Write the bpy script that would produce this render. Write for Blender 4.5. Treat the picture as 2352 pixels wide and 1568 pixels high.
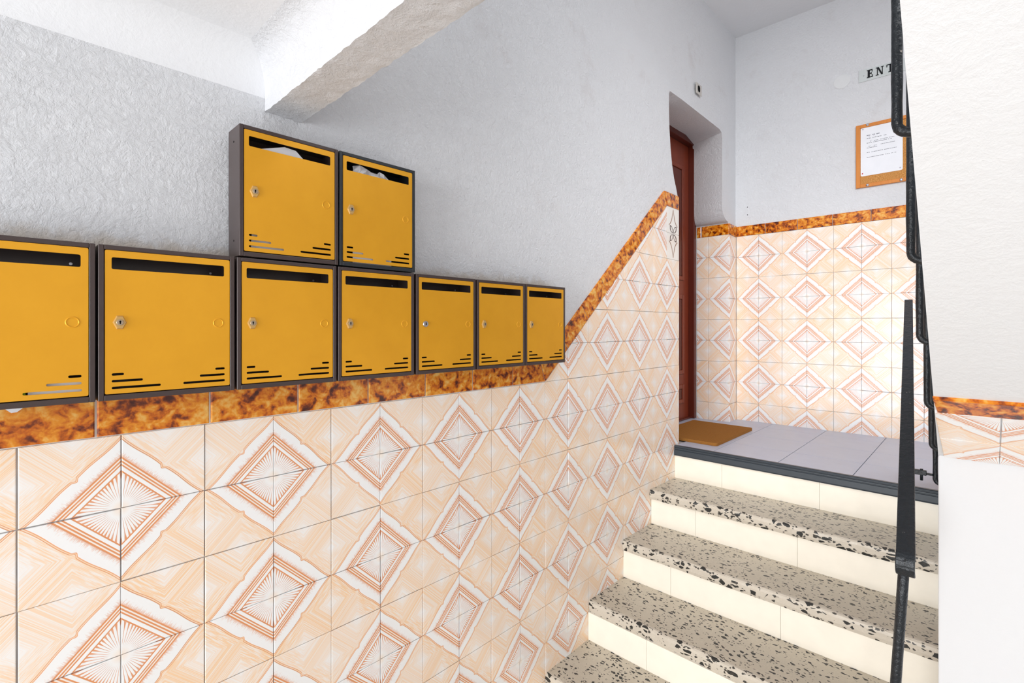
import bpy, bmesh, math, random
from mathutils import Vector, Matrix
from mathutils.geometry import tessellate_polygon

for o in list(bpy.data.objects): bpy.data.objects.remove(o)
S = bpy.context.scene
COL = S.collection
random.seed(7)
T = 0.15            # one wall tile = 15 cm ; the scene is laid out in tiles
Z0 = 9.0            # lobby floor lies 9 tiles below the lower edge of the wall border
def W(x, y, z): return Vector((x*T, y*T, (z+Z0)*T))

# ------------------------------------------------------------------ camera
cd = bpy.data.cameras.new('camera'); cam = bpy.data.objects.new('camera', cd); COL.objects.link(cam)
cam.location = W(8.5015, -0.183, 1.4707)
cam.rotation_euler = (math.radians(90), 0, math.radians(43.728))
cd.sensor_width = 36; cd.lens = 1135.55/2352*36; cd.shift_y = -(784-750.24)/2352
cd.clip_start = 0.02
S.camera = cam
# ------------------------------------------------------------------ light
wd = bpy.data.worlds.new('daylight'); S.world = wd; wd.use_nodes = True
bg = wd.node_tree.nodes['Background']; bg.inputs[0].default_value = (0.93, 0.965, 1.0, 1); bg.inputs[1].default_value = 1.0
def area(name, loc, target, sx, sy, power, col=(1,1,1)):
    l = bpy.data.lights.new(name, 'AREA'); l.shape = 'RECTANGLE'; l.size = sx; l.size_y = sy; l.energy = power; l.color = col
    o = bpy.data.objects.new(name, l); COL.objects.link(o); o.location = loc
    o.rotation_euler = (target-loc).to_track_quat('-Z', 'Y').to_euler(); return o
area('entrance_daylight', W(8.0, -28, -2.0), W(5.0, 15, -2.0), 2.4, 2.4, 124, (.96, .98, 1))
area('stairwell_daylight', W(13.2, 13.0, 14.6), W(4.0, 21, 0), 1.4, 2.0, 18, (.98, .99, 1))
up = area('landing_fill', W(12.6, 4.6, 12.6), W(2.5, 24.5, 0.5), 0.9, 0.9, 6.5, (.98, .99, 1)); up.data.spread = math.radians(80)  # added fill lamp brightening landing, back wall and door reveal; no window is modelled
S.view_settings.view_transform = 'Standard'; S.view_settings.look = 'None'
S.view_settings.exposure = 0.68; S.view_settings.gamma = 1; S.view_settings.use_curve_mapping = False

# ------------------------------------------------------------------ node helper
class N:
    def __init__(s, name, rough=.5, spec=.5, metal=0.0):
        s.mat = bpy.data.materials.new(name); s.mat.use_nodes = True
        s.nt = s.mat.node_tree; s.b = s.nt.nodes['Principled BSDF']
        s.b.inputs['Roughness'].default_value = rough; s.b.inputs['Specular IOR Level'].default_value = spec
        s.b.inputs['Metallic'].default_value = metal
    def n(s, t): return s.nt.nodes.new(t)
    def put(s, sock, v):
        if hasattr(v, 'links'): s.nt.links.new(v, sock)
        else: sock.default_value = v
    def m(s, op, a, b=0.0, c=0.0, clamp=False):
        x = s.n('ShaderNodeMath'); x.operation = op; x.use_clamp = clamp
        for i, v in enumerate((a, b, c)): s.put(x.inputs[i], v)
        return x.outputs[0]
    def vm(s, op, a, b=(0,0,0), scale=None):
        x = s.n('ShaderNodeVectorMath'); x.operation = op; s.put(x.inputs[0], a); s.put(x.inputs[1], b)
        if scale is not None: s.put(x.inputs['Scale'], scale)
        return x.outputs[0]
    def ss(s, v, lo, hi):                      # smoothstep lo->hi
        x = s.n('ShaderNodeMapRange'); x.interpolation_type = 'SMOOTHSTEP'
        for i, q in enumerate((v, lo, hi, 0.0, 1.0)): s.put(x.inputs[i], q)
        return x.outputs[0]
    def line(s, v, pos, w, soft=.006):         # 1 inside |v-pos|<w
        d = s.m('ABSOLUTE', s.m('SUBTRACT', v, pos)); return s.m('SUBTRACT', 1.0, s.ss(d, w, w+soft))
    def mix(s, f, a, b):
        x = s.n('ShaderNodeMix'); x.data_type = 'RGBA'; s.put(x.inputs[0], f)
        s.put(x.inputs[6], a if hasattr(a, 'links') else (*a, 1)); s.put(x.inputs[7], b if hasattr(b, 'links') else (*b, 1)); return x.outputs[2]
    def noise(s, vec, scale, detail=2, rough=.5, dist=0.0):
        x = s.n('ShaderNodeTexNoise'); s.put(x.inputs['Vector'], vec); s.put(x.inputs['Scale'], scale)
        x.inputs['Detail'].default_value = detail; x.inputs['Roughness'].default_value = rough; x.inputs['Distortion'].default_value = dist
        return x.outputs['Fac']
    def coord(s, k='Object'): return s.n('ShaderNodeTexCoord').outputs[k]
    def rnd(s): return s.n('ShaderNodeObjectInfo').outputs['Random']
    def bump(s, h, strength=.4, dist=.003):
        x = s.n('ShaderNodeBump'); x.inputs['Strength'].default_value = strength; x.inputs['Distance'].default_value = dist
        s.put(x.inputs['Height'], h); s.nt.links.new(x.outputs[0], s.b.inputs['Normal']); return x
    def col(s, c): s.put(s.b.inputs['Base Color'], c if hasattr(c, 'links') else (*c, 1)); return s
def lin(r, g, b):
    f = lambda c: ((c/255+.055)/1.055)**2.4 if c > 10 else c/255/12.92
    return (f(r), f(g), f(b))
MAT = {}
def plain(key, rgb, rough=.5, spec=.5, metal=0.0, bump=None):
    q = N(key, rough, spec, metal)
    co = q.coord()
    v = q.m('MULTIPLY_ADD', q.noise(co, 14, 3), .12, .94)
    c = q.n('ShaderNodeMix'); c.data_type = 'RGBA'; c.blend_type = 'MULTIPLY'; c.inputs[0].default_value = 1
    c.inputs[6].default_value = (*rgb, 1); q.nt.links.new(v, c.inputs[7]); q.col(c.outputs[2])
    if bump: q.bump(q.noise(co, bump[0], 3), bump[1], bump[2])
    MAT[key] = q.mat; return q
# ---- plaster
def plaster(key, base, scale=1.0, strength=.5, dirt=False):
    q = N(key, .75, .25); co = q.coord()
    wob = q.n('ShaderNodeTexNoise'); q.put(wob.inputs['Vector'], co); wob.inputs['Scale'].default_value = 16; 
    co2 = q.vm('ADD', co, q.vm('SCALE', wob.outputs['Color'], scale=.03))
    a = q.noise(co2, 80*scale, 7, .68, .25); b = q.noise(co2, 300*scale, 3, .6); c = q.noise(co, 22*scale, 2)
    h = q.m('ADD', q.m('MULTIPLY_ADD', q.ss(a, .15, .85), 1.35, q.m('MULTIPLY', b, .35)), q.m('MULTIPLY', c, .7))
    q.bump(h, strength, .0045)
    tint = q.mix(q.noise(co, 2.2, 4), tuple(x*.965 for x in base), base)
    if dirt:
        sx = q.n('ShaderNodeSeparateXYZ'); q.put(sx.inputs[0], co)
        y, z = q.m('DIVIDE', sx.outputs[1], T), q.m('SUBTRACT', q.m('DIVIDE', sx.outputs[2], T), Z0)
        n = q.noise(co, 28, 5, .65)
        k = q.m('SUBTRACT', 1.0, q.ss(z, 2.5, q.m('MULTIPLY_ADD', n, .75, 2.42)))
        k = q.m('MULTIPLY', q.m('MULTIPLY', k, q.ss(y, 10.6, 9.8)), .75)
        k2 = q.m('MULTIPLY', q.m('SUBTRACT', 1.0, q.ss(y, 5.45, q.m('MULTIPLY_ADD', n, .9, 5.2))), q.m('MULTIPLY', q.ss(y, 5.4, 5.42), q.ss(z, 4.5, 3.2)))
        k = q.m('MAXIMUM', k, q.m('MULTIPLY', k2, .35))
        tint = q.mix(k, tint, lin(196, 180, 160))
        n3 = q.noise(q.vm('MULTIPLY', co, (1, 1, 1.0)), 3.2, 5, .7)
        tint = q.mix(q.m('MULTIPLY', q.m('MULTIPLY', q.ss(n3, .55, .75), q.ss(y, 5, 9)), .22), tint, lin(190, 176, 172))
    q.col(tint); MAT[key] = q.mat
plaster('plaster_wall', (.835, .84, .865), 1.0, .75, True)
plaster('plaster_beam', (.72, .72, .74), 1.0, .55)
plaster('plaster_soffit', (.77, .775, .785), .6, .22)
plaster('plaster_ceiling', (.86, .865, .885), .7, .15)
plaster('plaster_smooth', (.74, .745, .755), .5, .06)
# ---- patterned tile
def tile_mat():
    q = N('patterned_tile', .17, .45)
    sx = q.n('ShaderNodeSeparateXYZ'); q.put(sx.inputs[0], q.coord('UV'))
    u, v = sx.outputs[0], sx.outputs[1]
    co = q.coord(); rnd = q.rnd()
    s = q.m('ADD', u, v); d = q.m('SUBTRACT', u, v); ad = q.m('ABSOLUTE', d)
    off = q.vm('SCALE', q.vm('ADD', (3.1, 7.7, 1.3), (0, 0, 0)), scale=q.m('MULTIPLY', rnd, 9))
    uv = q.vm('ADD', q.coord('UV'), off)
    # field outside the diamond: chevrons about the edge midpoints
    t1 = q.m('ADD', q.m('ABSOLUTE', q.m('SUBTRACT', u, .5)), q.m('SUBTRACT', 1.0, v))
    t2 = q.m('ADD', q.m('SUBTRACT', 1.0, u), q.m('ABSOLUTE', q.m('SUBTRACT', v, .5)))
    t = q.m('MINIMUM', t1, t2)
    cmb = q.n('ShaderNodeCombineXYZ'); q.put(cmb.inputs[0], q.m('MULTIPLY', t, 58)); q.put(cmb.inputs[1], q.m('MULTIPLY', rnd, 60)); q.put(cmb.inputs[2], q.m('MULTIPLY', q.m('SUBTRACT', t1, t2), 3.2))
    streak = q.noise(cmb.outputs[0], 1.0, 3, .6)
    soft = q.ss(t, -.12, .40)
    pk = q.m('MULTIPLY', soft, q.m('MULTIPLY_ADD', q.ss(streak, .36, .62), .8, .28), clamp=True)
    pk = q.m('MULTIPLY', pk, q.m('MULTIPLY_ADD', rnd, .3, .76))
    WHITE = lin(243, 242, 241); PEACH = lin(246, 208, 168); ORANGE = lin(225, 149, 98); DEEP = lin(196, 112, 70)
    field = q.mix(pk, WHITE, PEACH)
    # outer scalloped line
    notch = q.m('SUBTRACT', 1.0, q.ss(ad, .0, .075))
    s0 = q.m('ADD', q.m('SUBTRACT', .945, q.m('MULTIPLY', notch, .04)), q.m('MULTIPLY', q.m('SINE', q.m('MULTIPLY', ad, 6.5)), .012))
    ds = q.m('SUBTRACT', s, s0)
    inner = q.m('SUBTRACT', 1.0, q.ss(ds, -.004, .004))
    # hair band
    hc = q.n('ShaderNodeCombineXYZ'); q.put(hc.inputs[0], q.m('MULTIPLY', d, 62)); q.put(hc.inputs[1], q.m('MULTIPLY', s, 9)); q.put(hc.inputs[2], q.m('MULTIPLY', rnd, 40))
    hair = q.noise(hc.outputs[0], 1.0, 2, .7)
    hl = q.m('MULTIPLY_ADD', q.ss(hair, .3, .75), .13, .025)
    band = q.m('MULTIPLY', q.m('SUBTRACT', 1.0, q.m('DIVIDE', q.m('SUBTRACT', s, .695), hl), clamp=True), q.m('GREATER_THAN', s, .695))
    lines = q.m('MAXIMUM', q.m('MAXIMUM', q.line(s, .692, .011), q.line(s, .64, .010)), q.m('MAXIMUM', q.line(s, .592, .009), q.line(s, .505, .009)))
    fill = q.m('MULTIPLY', q.m('MULTIPLY', q.ss(s, .57, .60), q.ss(s, .72, .69)), .28)
    # rays
    ang = q.m('DIVIDE', q.m('ARCTAN2', v, q.m('MAXIMUM', u, .0001)), math.pi/2)
    fr = q.m('ABSOLUTE', q.m('SUBTRACT', q.m('FRACT', q.m('MULTIPLY', ang, 13)), .5))   # .5 on the line
    rr = q.m('SQRT', q.m('ADD', q.m('MULTIPLY', u, u), q.m('MULTIPLY', v, v)))
    rayw = q.m('MULTIPLY_ADD', q.ss(s, .36, .505), -.18, .37)
    rays = q.m('MULTIPLY', q.ss(fr, rayw, q.m('ADD', rayw, .09)), q.m('MULTIPLY', q.ss(rr, .10, .2), q.m('LESS_THAN', s, .505)))
    core = q.m('MULTIPLY', q.m('SUBTRACT', 1.0, q.ss(rr, .02, .14)), .35)
    ink = q.m('MAXIMUM', q.m('MAXIMUM', q.m('MULTIPLY', band, .75), lines), q.m('MULTIPLY', rays, .85), clamp=True)
    ink = q.m('MULTIPLY', ink, q.m('MULTIPLY_ADD', q.noise(uv, 9, 2), .5, .78), clamp=True)
    dia = q.mix(fill, WHITE, PEACH); dia = q.mix(core, dia, PEACH)
    dia = q.mix(ink, dia, ORANGE)
    c = q.mix(inner, field, dia)
    ol = q.m('MAXIMUM', q.line(ds, .004, .005, .005), q.line(ds, .034, .003, .006))
    of = q.m('MULTIPLY', q.m('MULTIPLY', q.ss(ds, .0, .006), q.ss(ds, .05, .03)), .55)
    c = q.mix(of, c, PEACH); c = q.mix(q.m('MULTIPLY', ol, .85), c, ORANGE)
    q.col(c)
    h = q.m('ADD', q.m('MULTIPLY', inner, .5), q.m('MULTIPLY', q.m('MAXIMUM', lines, rays), -.35))
    h = q.m('ADD', h, q.m('MULTIPLY', q.noise(uv, 5, 2), .25))
    q.bump(h, .6, .001)
    MAT['patterned_tile'] = q.mat
tile_mat()
def marble(key, ramp, rough):
    q = N(key, rough, .5); co = q.vm('ADD', q.coord(), q.vm('SCALE', q.vm('ADD', (5.3, 2.1, 8.9), (0,0,0)), scale=q.m('MULTIPLY', q.rnd(), 7)))
    a = q.noise(co, 37, 3, .5, .5); b = q.noise(co, 95, 3, .6, .3)
    f = q.m('MULTIPLY_ADD', b, .28, q.m('MULTIPLY', a, .85))
    r = q.n('ShaderNodeValToRGB'); q.put(r.inputs[0], f)
    while len(r.color_ramp.elements) < len(ramp): r.color_ramp.elements.new(.5)
    for e, (p, c) in zip(r.color_ramp.elements, ramp): e.position = p; e.color = (*lin(*c), 1)
    q.col(r.outputs[0]); MAT[key] = q.mat
marble('marbled_border', [(.39, (72, 26, 12)), (.46, (126, 52, 12)), (.53, (200, 100, 10)), (.62, (226, 142, 30)), (.74, (236, 184, 96))], .16)
q = N('grout', .9, .1); q.col(q.mix(q.noise(q.coord(), 30, 4), lin(150, 146, 148), lin(206, 202, 200))); MAT['grout'] = q.mat
plain('white_grout', lin(236, 232, 226), .8, .2)
plain('decor_tile', lin(238, 233, 226), .14, .5)
plain('decor_line', lin(146, 104, 76), .4)
plain('decor_dark', lin(72, 48, 42), .4)
# ---- terrazzo
def terrazzo(key, base, sc, thr, gap):
    q = N(key, .38, .4); co = q.coord()
    wob = q.n('ShaderNodeTexNoise'); q.put(wob.inputs['Vector'], co); wob.inputs['Scale'].default_value = 45
    cc = q.vm('ADD', q.vm('MULTIPLY', co, (.62, 1.0, 1.0)), q.vm('SCALE', wob.outputs['Color'], scale=.008))
    def vor(feature, scale):
        x = q.n('ShaderNodeTexVoronoi'); x.feature = feature; q.put(x.inputs['Vector'], cc); x.inputs['Scale'].default_value = scale; return x
    def chips(scale, th, g):
        e = vor('DISTANCE_TO_EDGE', scale).outputs['Distance']; c = vor('F1', scale).outputs['Color']
        sp = q.n('ShaderNodeSeparateXYZ'); q.put(sp.inputs[0], c)
        gg = q.m('MULTIPLY_ADD', sp.outputs[1], .16, g)
        return q.m('MULTIPLY', q.m('GREATER_THAN', sp.outputs[0], th), q.ss(e, gg, q.m('ADD', gg, .03)))
    k1 = chips(sc, thr, gap); k2 = chips(sc*2.1, thr+.14, gap)
    b = q.mix(q.noise(co, 9, 5, .65), tuple(x*.80 for x in base), base)
    b = q.mix(q.m('MULTIPLY', q.ss(q.noise(co, 160, 3), .5, .7), .3), b, lin(225, 214, 196))
    c = q.mix(k1, b, lin(46, 46, 44)); c = q.mix(k2, c, lin(70, 66, 60)); q.col(c)
    q.bump(q.noise(co, 120, 3), .12, .001)
    MAT[key] = q.mat
terrazzo('terrazzo_tread', lin(214, 204, 186), 80, .68, .10)
terrazzo('terrazzo_nose', lin(214, 204, 188), 56, .60, .06)
plain('cream_riser', lin(250, 243, 228), .22, .5)
plain('landing_tile', lin(188, 194, 212), .32, .5)
plain('dark_nosing', lin(52, 60, 68), .38, .5, 0, (90, .2, .001))
plain('lobby_floor', lin(214, 206, 194), .35, .4)
# ---- metal, wood, paper
q = plain('case_brown', lin(66, 53, 51), .3, .5, 0, (700, .35, .0004))
plain('case_black', lin(38, 42, 46), .3, .5, 0, (700, .35, .0004))
q = N('ochre_door', .36, .5, .35); co = q.coord()
q.col(q.mix(q.noise(q.vm('ADD', co, q.vm('SCALE', q.vm('ADD', (3., 5., 7.), (0,0,0)), scale=q.rnd())), 9, 4, .6), lin(222, 156, 26), lin(238, 172, 36)))
q.bump(q.noise(co, 900, 2), .12, .0003); MAT['ochre_door'] = q.mat
plain('brass_lock', lin(198, 160, 98), .4, .4, .25)
plain('lock_face', lin(172, 154, 132), .35, .5, .5)
plain('chrome', lin(200, 200, 206), .2, .5, .95)
plain('black_hole', lin(12, 11, 11), .8, .1)
q = N('black_iron', .3, .5); co = q.coord()
q.col(q.mix(q.ss(q.noise(co, 38, 5, .7), .68, .72), lin(20, 27, 33), lin(176, 168, 160)))
q.bump(q.m('ADD', q.noise(co, 110, 4, .6), q.m('MULTIPLY', q.noise(co, 40, 2), .8)), .7, .004); MAT['black_iron'] = q.mat
plain('paint_drip', lin(226, 220, 208), .5)
def wood(key, a, b, sc, rough=.35):
    q = N(key, rough, .4); co = q.vm('MULTIPLY', q.coord(), (1, 1, .06))
    q.col(q.mix(q.noise(co, sc, 5, .65, .6), lin(*a), lin(*b))); MAT[key] = q.mat
wood('mahogany', (104, 38, 20), (150, 66, 40), 60)
wood('mahogany_dark', (78, 28, 18), (108, 44, 30), 60)
wood('pine_frame', (196, 112, 38), (224, 146, 66), 80, .4)
q = N('cork', .85, .2); co = q.coord()
q.col(q.mix(q.ss(q.noise(co, 420, 3, .7), .35, .7), lin(168, 106, 48), lin(226, 172, 104))); MAT['cork'] = q.mat
q = N('coir', .95, .1); co = q.coord()
q.col(q.mix(q.noise(q.vm('MULTIPLY', co, (1, .5, 1)), 500, 4, .7), lin(136, 80, 30), lin(206, 146, 76))); q.bump(q.noise(co, 600, 3), 1.0, .004); MAT['coir'] = q.mat
plain('paper', lin(238, 239, 244), .7, .2)
plain('paper_green', lin(170, 200, 40), .6, .2)
plain('ink', lin(86, 88, 98), .8, .1)
plain('ink_black', lin(22, 24, 28), .6, .2)
plain('sign_plate', lin(206, 211, 211), .25, .5)
plain('switch_plate', lin(196, 190, 184), .4, .4)
plain('red_pin', lin(190, 30, 40), .4)

# ------------------------------------------------------------------ object helpers
def tag(o, label=None, cat=None, group=None, kind=None):
    for k, v in (('label', label), ('category', cat), ('group', group), ('kind', kind)):
        if v: o[k] = v
    return o
def mesh(name, verts, faces, mats, parent=None, uvs=None, smooth=False, fmat=None):
    me = bpy.data.meshes.new(name); me.from_pydata([tuple(v) for v in verts], [], faces)
    for m in (mats if isinstance(mats, (list, tuple)) else [mats]): me.materials.append(MAT[m])
    if fmat: 
        for p, i in zip(me.polygons, fmat): p.material_index = i
    if smooth:
        for p in me.polygons: p.use_smooth = True
    if uvs:
        l = me.uv_layers.new(name='UVMap')
        for lp in me.loops: l.data[lp.index].uv = uvs[lp.vertex_index]
    bm = bmesh.new(); bm.from_mesh(me); bmesh.ops.recalc_face_normals(bm, faces=bm.faces); bm.to_mesh(me); bm.free()
    o = bpy.data.objects.new(name, me); COL.objects.link(o)
    if parent: o.parent = parent
    return o
def empty(name, loc=None):
    o = bpy.data.objects.new(name, None); COL.objects.link(o); o.empty_display_size = .05
    if loc is not None: o.location = loc
    return o
def boxvf(a, b):
    (x0, y0, z0), (x1, y1, z1) = a, b
    v = [(x0,y0,z0),(x1,y0,z0),(x1,y1,z0),(x0,y1,z0),(x0,y0,z1),(x1,y0,z1),(x1,y1,z1),(x0,y1,z1)]
    return v, [(0,3,2,1),(4,5,6,7),(0,1,5,4),(1,2,6,5),(2,3,7,6),(3,0,4,7)]
def boxes(name, lst, mat, parent=None, world=True, bevel=0):
    V, F = [], []
    for a, b in lst:
        v, f = boxvf(a, b); n = len(V)
        V += [W(*p) if world else Vector(p)*T for p in v]; F += [tuple(i+n for i in q) for q in f]
    o = mesh(name, V, F, mat, parent)
    if bevel: bev(o, bevel)
    return o
def bev(o, w, seg=2):
    m = o.modifiers.new('bevel', 'BEVEL'); m.width = w; m.segments = seg; m.limit_method = 'ANGLE'; m.angle_limit = .6
    return o
def prism(name, prof, fn0, fn1, mat, parent=None, smooth=False):
    """profile [(a,b)..] -> solid between fn0(a,b) and fn1(a,b)"""
    n = len(prof); V = [fn0(*p) for p in prof] + [fn1(*p) for p in prof]
    tri = tessellate_polygon([[Vector((a, b, 0)) for a, b in prof]])
    F = [tuple(t) for t in tri] + [tuple(i+n for i in reversed(t)) for t in tri] + [(i, (i+1) % n, (i+1) % n+n, i+n) for i in range(n)]
    return mesh(name, V, F, mat, parent, smooth=smooth)
def tube(name, pts, r, mat, parent=None, seg=10, jit=0.0, world=True, cap=True):
    P = [W(*p) if world else Vector(p)*T for p in pts]; V, F = [], []
    up = None
    for i, p in enumerate(P):
        d = (P[min(i+1, len(P)-1)]-P[max(i-1, 0)]).normalized()
        if up is None:
            up = d.orthogonal().normalized()
        up = (up - d*up.dot(d)).normalized(); sd = d.cross(up)
        rr = (r[i] if isinstance(r, (list, tuple)) else r)*T*(1+random.uniform(-jit, jit))
        for k in range(seg):
            a = 2*math.pi*k/seg; V.append(p+up*math.cos(a)*rr+sd*math.sin(a)*rr)
    for i in range(len(P)-1):
        for k in range(seg):
            F.append((i*seg+k, i*seg+(k+1) % seg, (i+1)*seg+(k+1) % seg, (i+1)*seg+k))
    if cap: F += [tuple(range(seg))[::-1], tuple(range((len(P)-1)*seg, len(P)*seg))]
    return mesh(name, V, F, mat, parent, smooth=True)
def disc(name, c, axis, r, h, mat, parent=None, seg=20, world=True, rz=None, dome=0.0):
    """short cylinder; c centre of base (tiles), axis unit vector, r radius, h height (tiles)"""
    C = W(*c) if world else Vector(c)*T; ax = Vector(axis).normalized(); u = ax.orthogonal().normalized()
    if abs(ax.z) < .9: u = Vector((0,0,1)).cross(ax).normalized()
    w = ax.cross(u); rz = rz or r; V = []
    rings = [(1, 0), (1, .7), (.9, 1)] if not dome else [(1, 0), (1, .25), (.8, .7), (.45, .93)]
    for f, g in rings:
        for k in range(seg):
            a = 2*math.pi*k/seg; V.append(C+ax*h*T*g+u*math.cos(a)*r*T*f+w*math.sin(a)*rz*T*f)
    F = []
    for i in range(len(rings)-1):
        for k in range(seg): F.append((i*seg+k, i*seg+(k+1) % seg, (i+1)*seg+(k+1) % seg, (i+1)*seg+k))
    F += [tuple(range(seg))[::-1], tuple(range((len(rings)-1)*seg, len(rings)*seg))]
    return mesh(name, V, F, mat, parent)

# ------------------------------------------------------------------ tiles on a flat frame
def clip(poly, a, b, c):                     # keep a*u+b*v<=c
    out = []
    for i, p in enumerate(poly):
        q = poly[(i+1) % len(poly)]; fp = a*p[0]+b*p[1]-c; fq = a*q[0]+b*q[1]-c
        if fp <= 1e-9: out.append(p)
        if (fp < -1e-9 and fq > 1e-9) or (fp > 1e-9 and fq < -1e-9):
            t = fp/(fp-fq); out.append((p[0]+t*(q[0]-p[0]), p[1]+t*(q[1]-p[1])))
    return out
def area2(p): return abs(sum(p[i][0]*p[(i+1) % len(p)][1]-p[(i+1) % len(p)][0]*p[i][1] for i in range(len(p))))/2
def inset(poly, g):
    n = len(poly); A = sum(poly[i][0]*poly[(i+1) % n][1]-poly[(i+1) % n][0]*poly[i][1] for i in range(n)); sgn = 1 if A > 0 else -1
    L = []
    for i in range(n):
        p, q = poly[i], poly[(i+1) % n]; dx, dy = q[0]-p[0], q[1]-p[1]; l = math.hypot(dx, dy) or 1e-9
        L.append((p[0]-sgn*dy/l*g, p[1]+sgn*dx/l*g, dx/l, dy/l))
    out = []
    for i in range(n):
        a, b = L[i-1], L[i]; den = a[2]*b[3]-a[3]*b[2]
        if abs(den) < 1e-6: out.append((b[0], b[1])); continue
        t = ((b[0]-a[0])*b[3]-(b[1]-a[1])*b[2])/den; out.append((a[0]+a[2]*t, a[1]+a[3]*t))
    return out
TH = .045
def tile_mesh(poly, uvf, mat, th=TH, gap=.006, name='wall_tile', bevw=.008):
    """poly in tiles (local u,v) ; returns mesh data in local metres x=u y=v z=out"""
    p0 = inset(poly, gap); p1 = inset(poly, gap+bevw); n = len(poly)
    V = [(a*T, b*T, 0) for a, b in p0]+[(a*T, b*T, (th-bevw*.6)*T) for a, b in p0]+[(a*T, b*T, th*T) for a, b in p1]
    UV = [uvf(*p) for p in p0+p0+p1]
    F = [tuple(range(2*n, 3*n))]
    for i in range(n):
        j = (i+1) % n; F += [(i, j, n+j, n+i), (n+i, n+j, 2*n+j, 2*n+i)]
    me = bpy.data.meshes.new(name); me.from_pydata(V, [], F); me.materials.append(MAT[mat])
    l = me.uv_layers.new(name='UVMap')
    for lp in me.loops: l.data[lp.index].uv = UV[lp.vertex_index]
    bm = bmesh.new(); bm.from_mesh(me); bmesh.ops.recalc_face_normals(bm, faces=bm.faces); bm.to_mesh(me); bm.free()
    return me
FULL = {}
def quarter(cu, cv):                         # uv so that the diamond centre is the tile corner (cu,cv) of the unit square
    return lambda a, b: (abs(a-cu), abs(b-cv))
def add_obj(name, me, M, parent):
    o = bpy.data.objects.new(name, me); COL.objects.link(o); o.parent = parent; o.matrix_basis = M; return o
def frame(origin, U, V):
    U = Vector(U).normalized(); V = Vector(V).normalized(); Nn = U.cross(V)
    M = Matrix(((U.x, V.x, Nn.x, origin.x), (U.y, V.y, Nn.y, origin.y), (U.z, V.z, Nn.z, origin.z), (0, 0, 0, 1))); return M
def lay(parent, M, i, j, cu, cv, clips=(), mat='patterned_tile', name='wall_tile'):
    """unit tile whose lower-left corner is (i,j) on the frame; (cu,cv) the corner that is the diamond centre"""
    poly = [(i, j), (i+1, j), (i+1, j+1), (i, j+1)]; cut = False
    for c in clips:
        q = clip(poly, *c)
        if len(q) < 3 or area2(q) < .02: return
        if area2(q) < area2(poly)-1e-6: cut = True
        poly = q
    jit = Matrix.Translation((random.uniform(-.004, .004)*T, random.uniform(-.004, .004)*T, random.uniform(-.006, .006)*T))
    if not cut:
        if (cu, cv) not in FULL: FULL[(cu, cv)] = tile_mesh([(0, 0), (1, 0), (1, 1), (0, 1)], quarter(cu, cv), 'patterned_tile')
        return add_obj(name, FULL[(cu, cv)], M @ Matrix.Translation((i*T, j*T, 0)) @ jit, parent)
    me = tile_mesh([(a-i, b-j) for a, b in poly], quarter(cu, cv), mat)
    return add_obj(name, me, M @ Matrix.Translation((i*T, j*T, 0)) @ jit, parent)
def strip(parent, M, poly, name='border_tile', mat='marbled_border', gap=.012, th=.055):
    cx = sum(p[0] for p in poly)/len(poly); cy = sum(p[1] for p in poly)/len(poly)
    me = tile_mesh([(a-cx, b-cy) for a, b in poly], lambda a, b: (a, b), mat, th, gap, name, .018)
    return add_obj(name, me, M @ Matrix.Translation((cx*T, cy*T, 0)), parent)

# ================================================================== STRUCTURE
wx = lambda Y: 0 if Y < 18 else -.22*(Y-18)/6.68
PL = -.045                                         # plaster face behind the tile face (X = 0)
# ---- left wall with the door recess
front = [(-12, -9.2), (18.0, -9.2), (18.0, -3.05), (18.0, 6.42), (17.86, 6.75), (17.68, 7.1), (17.52, 7.55), (17.38, 8.2), (17.29, 8.9), (17.25, 9.6), (17.25, 10.2), (17.32, 10.32),
         (18.4, 10.35), (22.5, 10.43), (22.78, 10.36), (22.87, 10.12), (22.87, 7.2), *[(22.87+.87*(1-math.cos(k*math.pi/20)), 7.1-.70*math.sin(k*math.pi/20)**.8) for k in range(1, 10)], (23.74, 6.40), (23.74, -3.05), (24.75, -3.05), (24.75, 15.6), (-12, 15.6)]
back = list(front)
for i in (11, 12, 13): back[i] = (front[i][0], 10.66)
for i in range(14, len(front)-4): back[i] = (23.72, min(front[i][1], 10.62))
n = len(front)
Vv = [W(wx(y)+PL, y, z) for y, z in front] + [W(-2.6, y, z) for y, z in back]
tri = tessellate_polygon([[Vector((a, b, 0)) for a, b in front]])
Ff = [tuple(t) for t in tri]+[tuple(i+n for i in reversed(t)) for t in tri]+[(i, (i+1) % n, (i+1) % n+n, i+n) for i in range(n)]
wall_left = tag(mesh('wall_left', Vv, Ff, 'plaster_wall', smooth=True), 'white stucco wall with diamond tiles, mailboxes and a door recess', kind='structure')
_e = wall_left.modifiers.new('e', 'EDGE_SPLIT'); _e.split_angle = .5
ML = frame(W(PL, 0, 0), (0, 1, 0), (0, 0, 1))       # u = Y, v = z
DIA = .85
dlen = math.hypot(1, DIA); nx, ny = -DIA/dlen, 1/dlen   # normal of the diagonal (up-left)
BW = .533
stair_top = lambda k: -9.0 if k < 10 else (-7.8 if k < 12 else (-6.65 if k < 14 else (-5.44 if k < 16 else -4.24)))
def parity(i, j): return ((0 if i % 2 else 1), (0 if j % 2 else 1))   # diamond centres sit where both coordinates are odd
for k in range(-5, 18):
    for j in range(-9, 6):
        if j+1 <= stair_top(k): continue
        if k < 10 and j >= 0: continue
        cl = []
        if j >= 0: cl.append((-DIA, 1, -DIA*10))       # below the diagonal  v <= DIA*(u-10)
        if k == 17:
            if j >= 4: continue
            cl = []
        cu, cv = parity(k, j)
        lay(wall_left, ML, k, j, cu, cv, cl)
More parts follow.
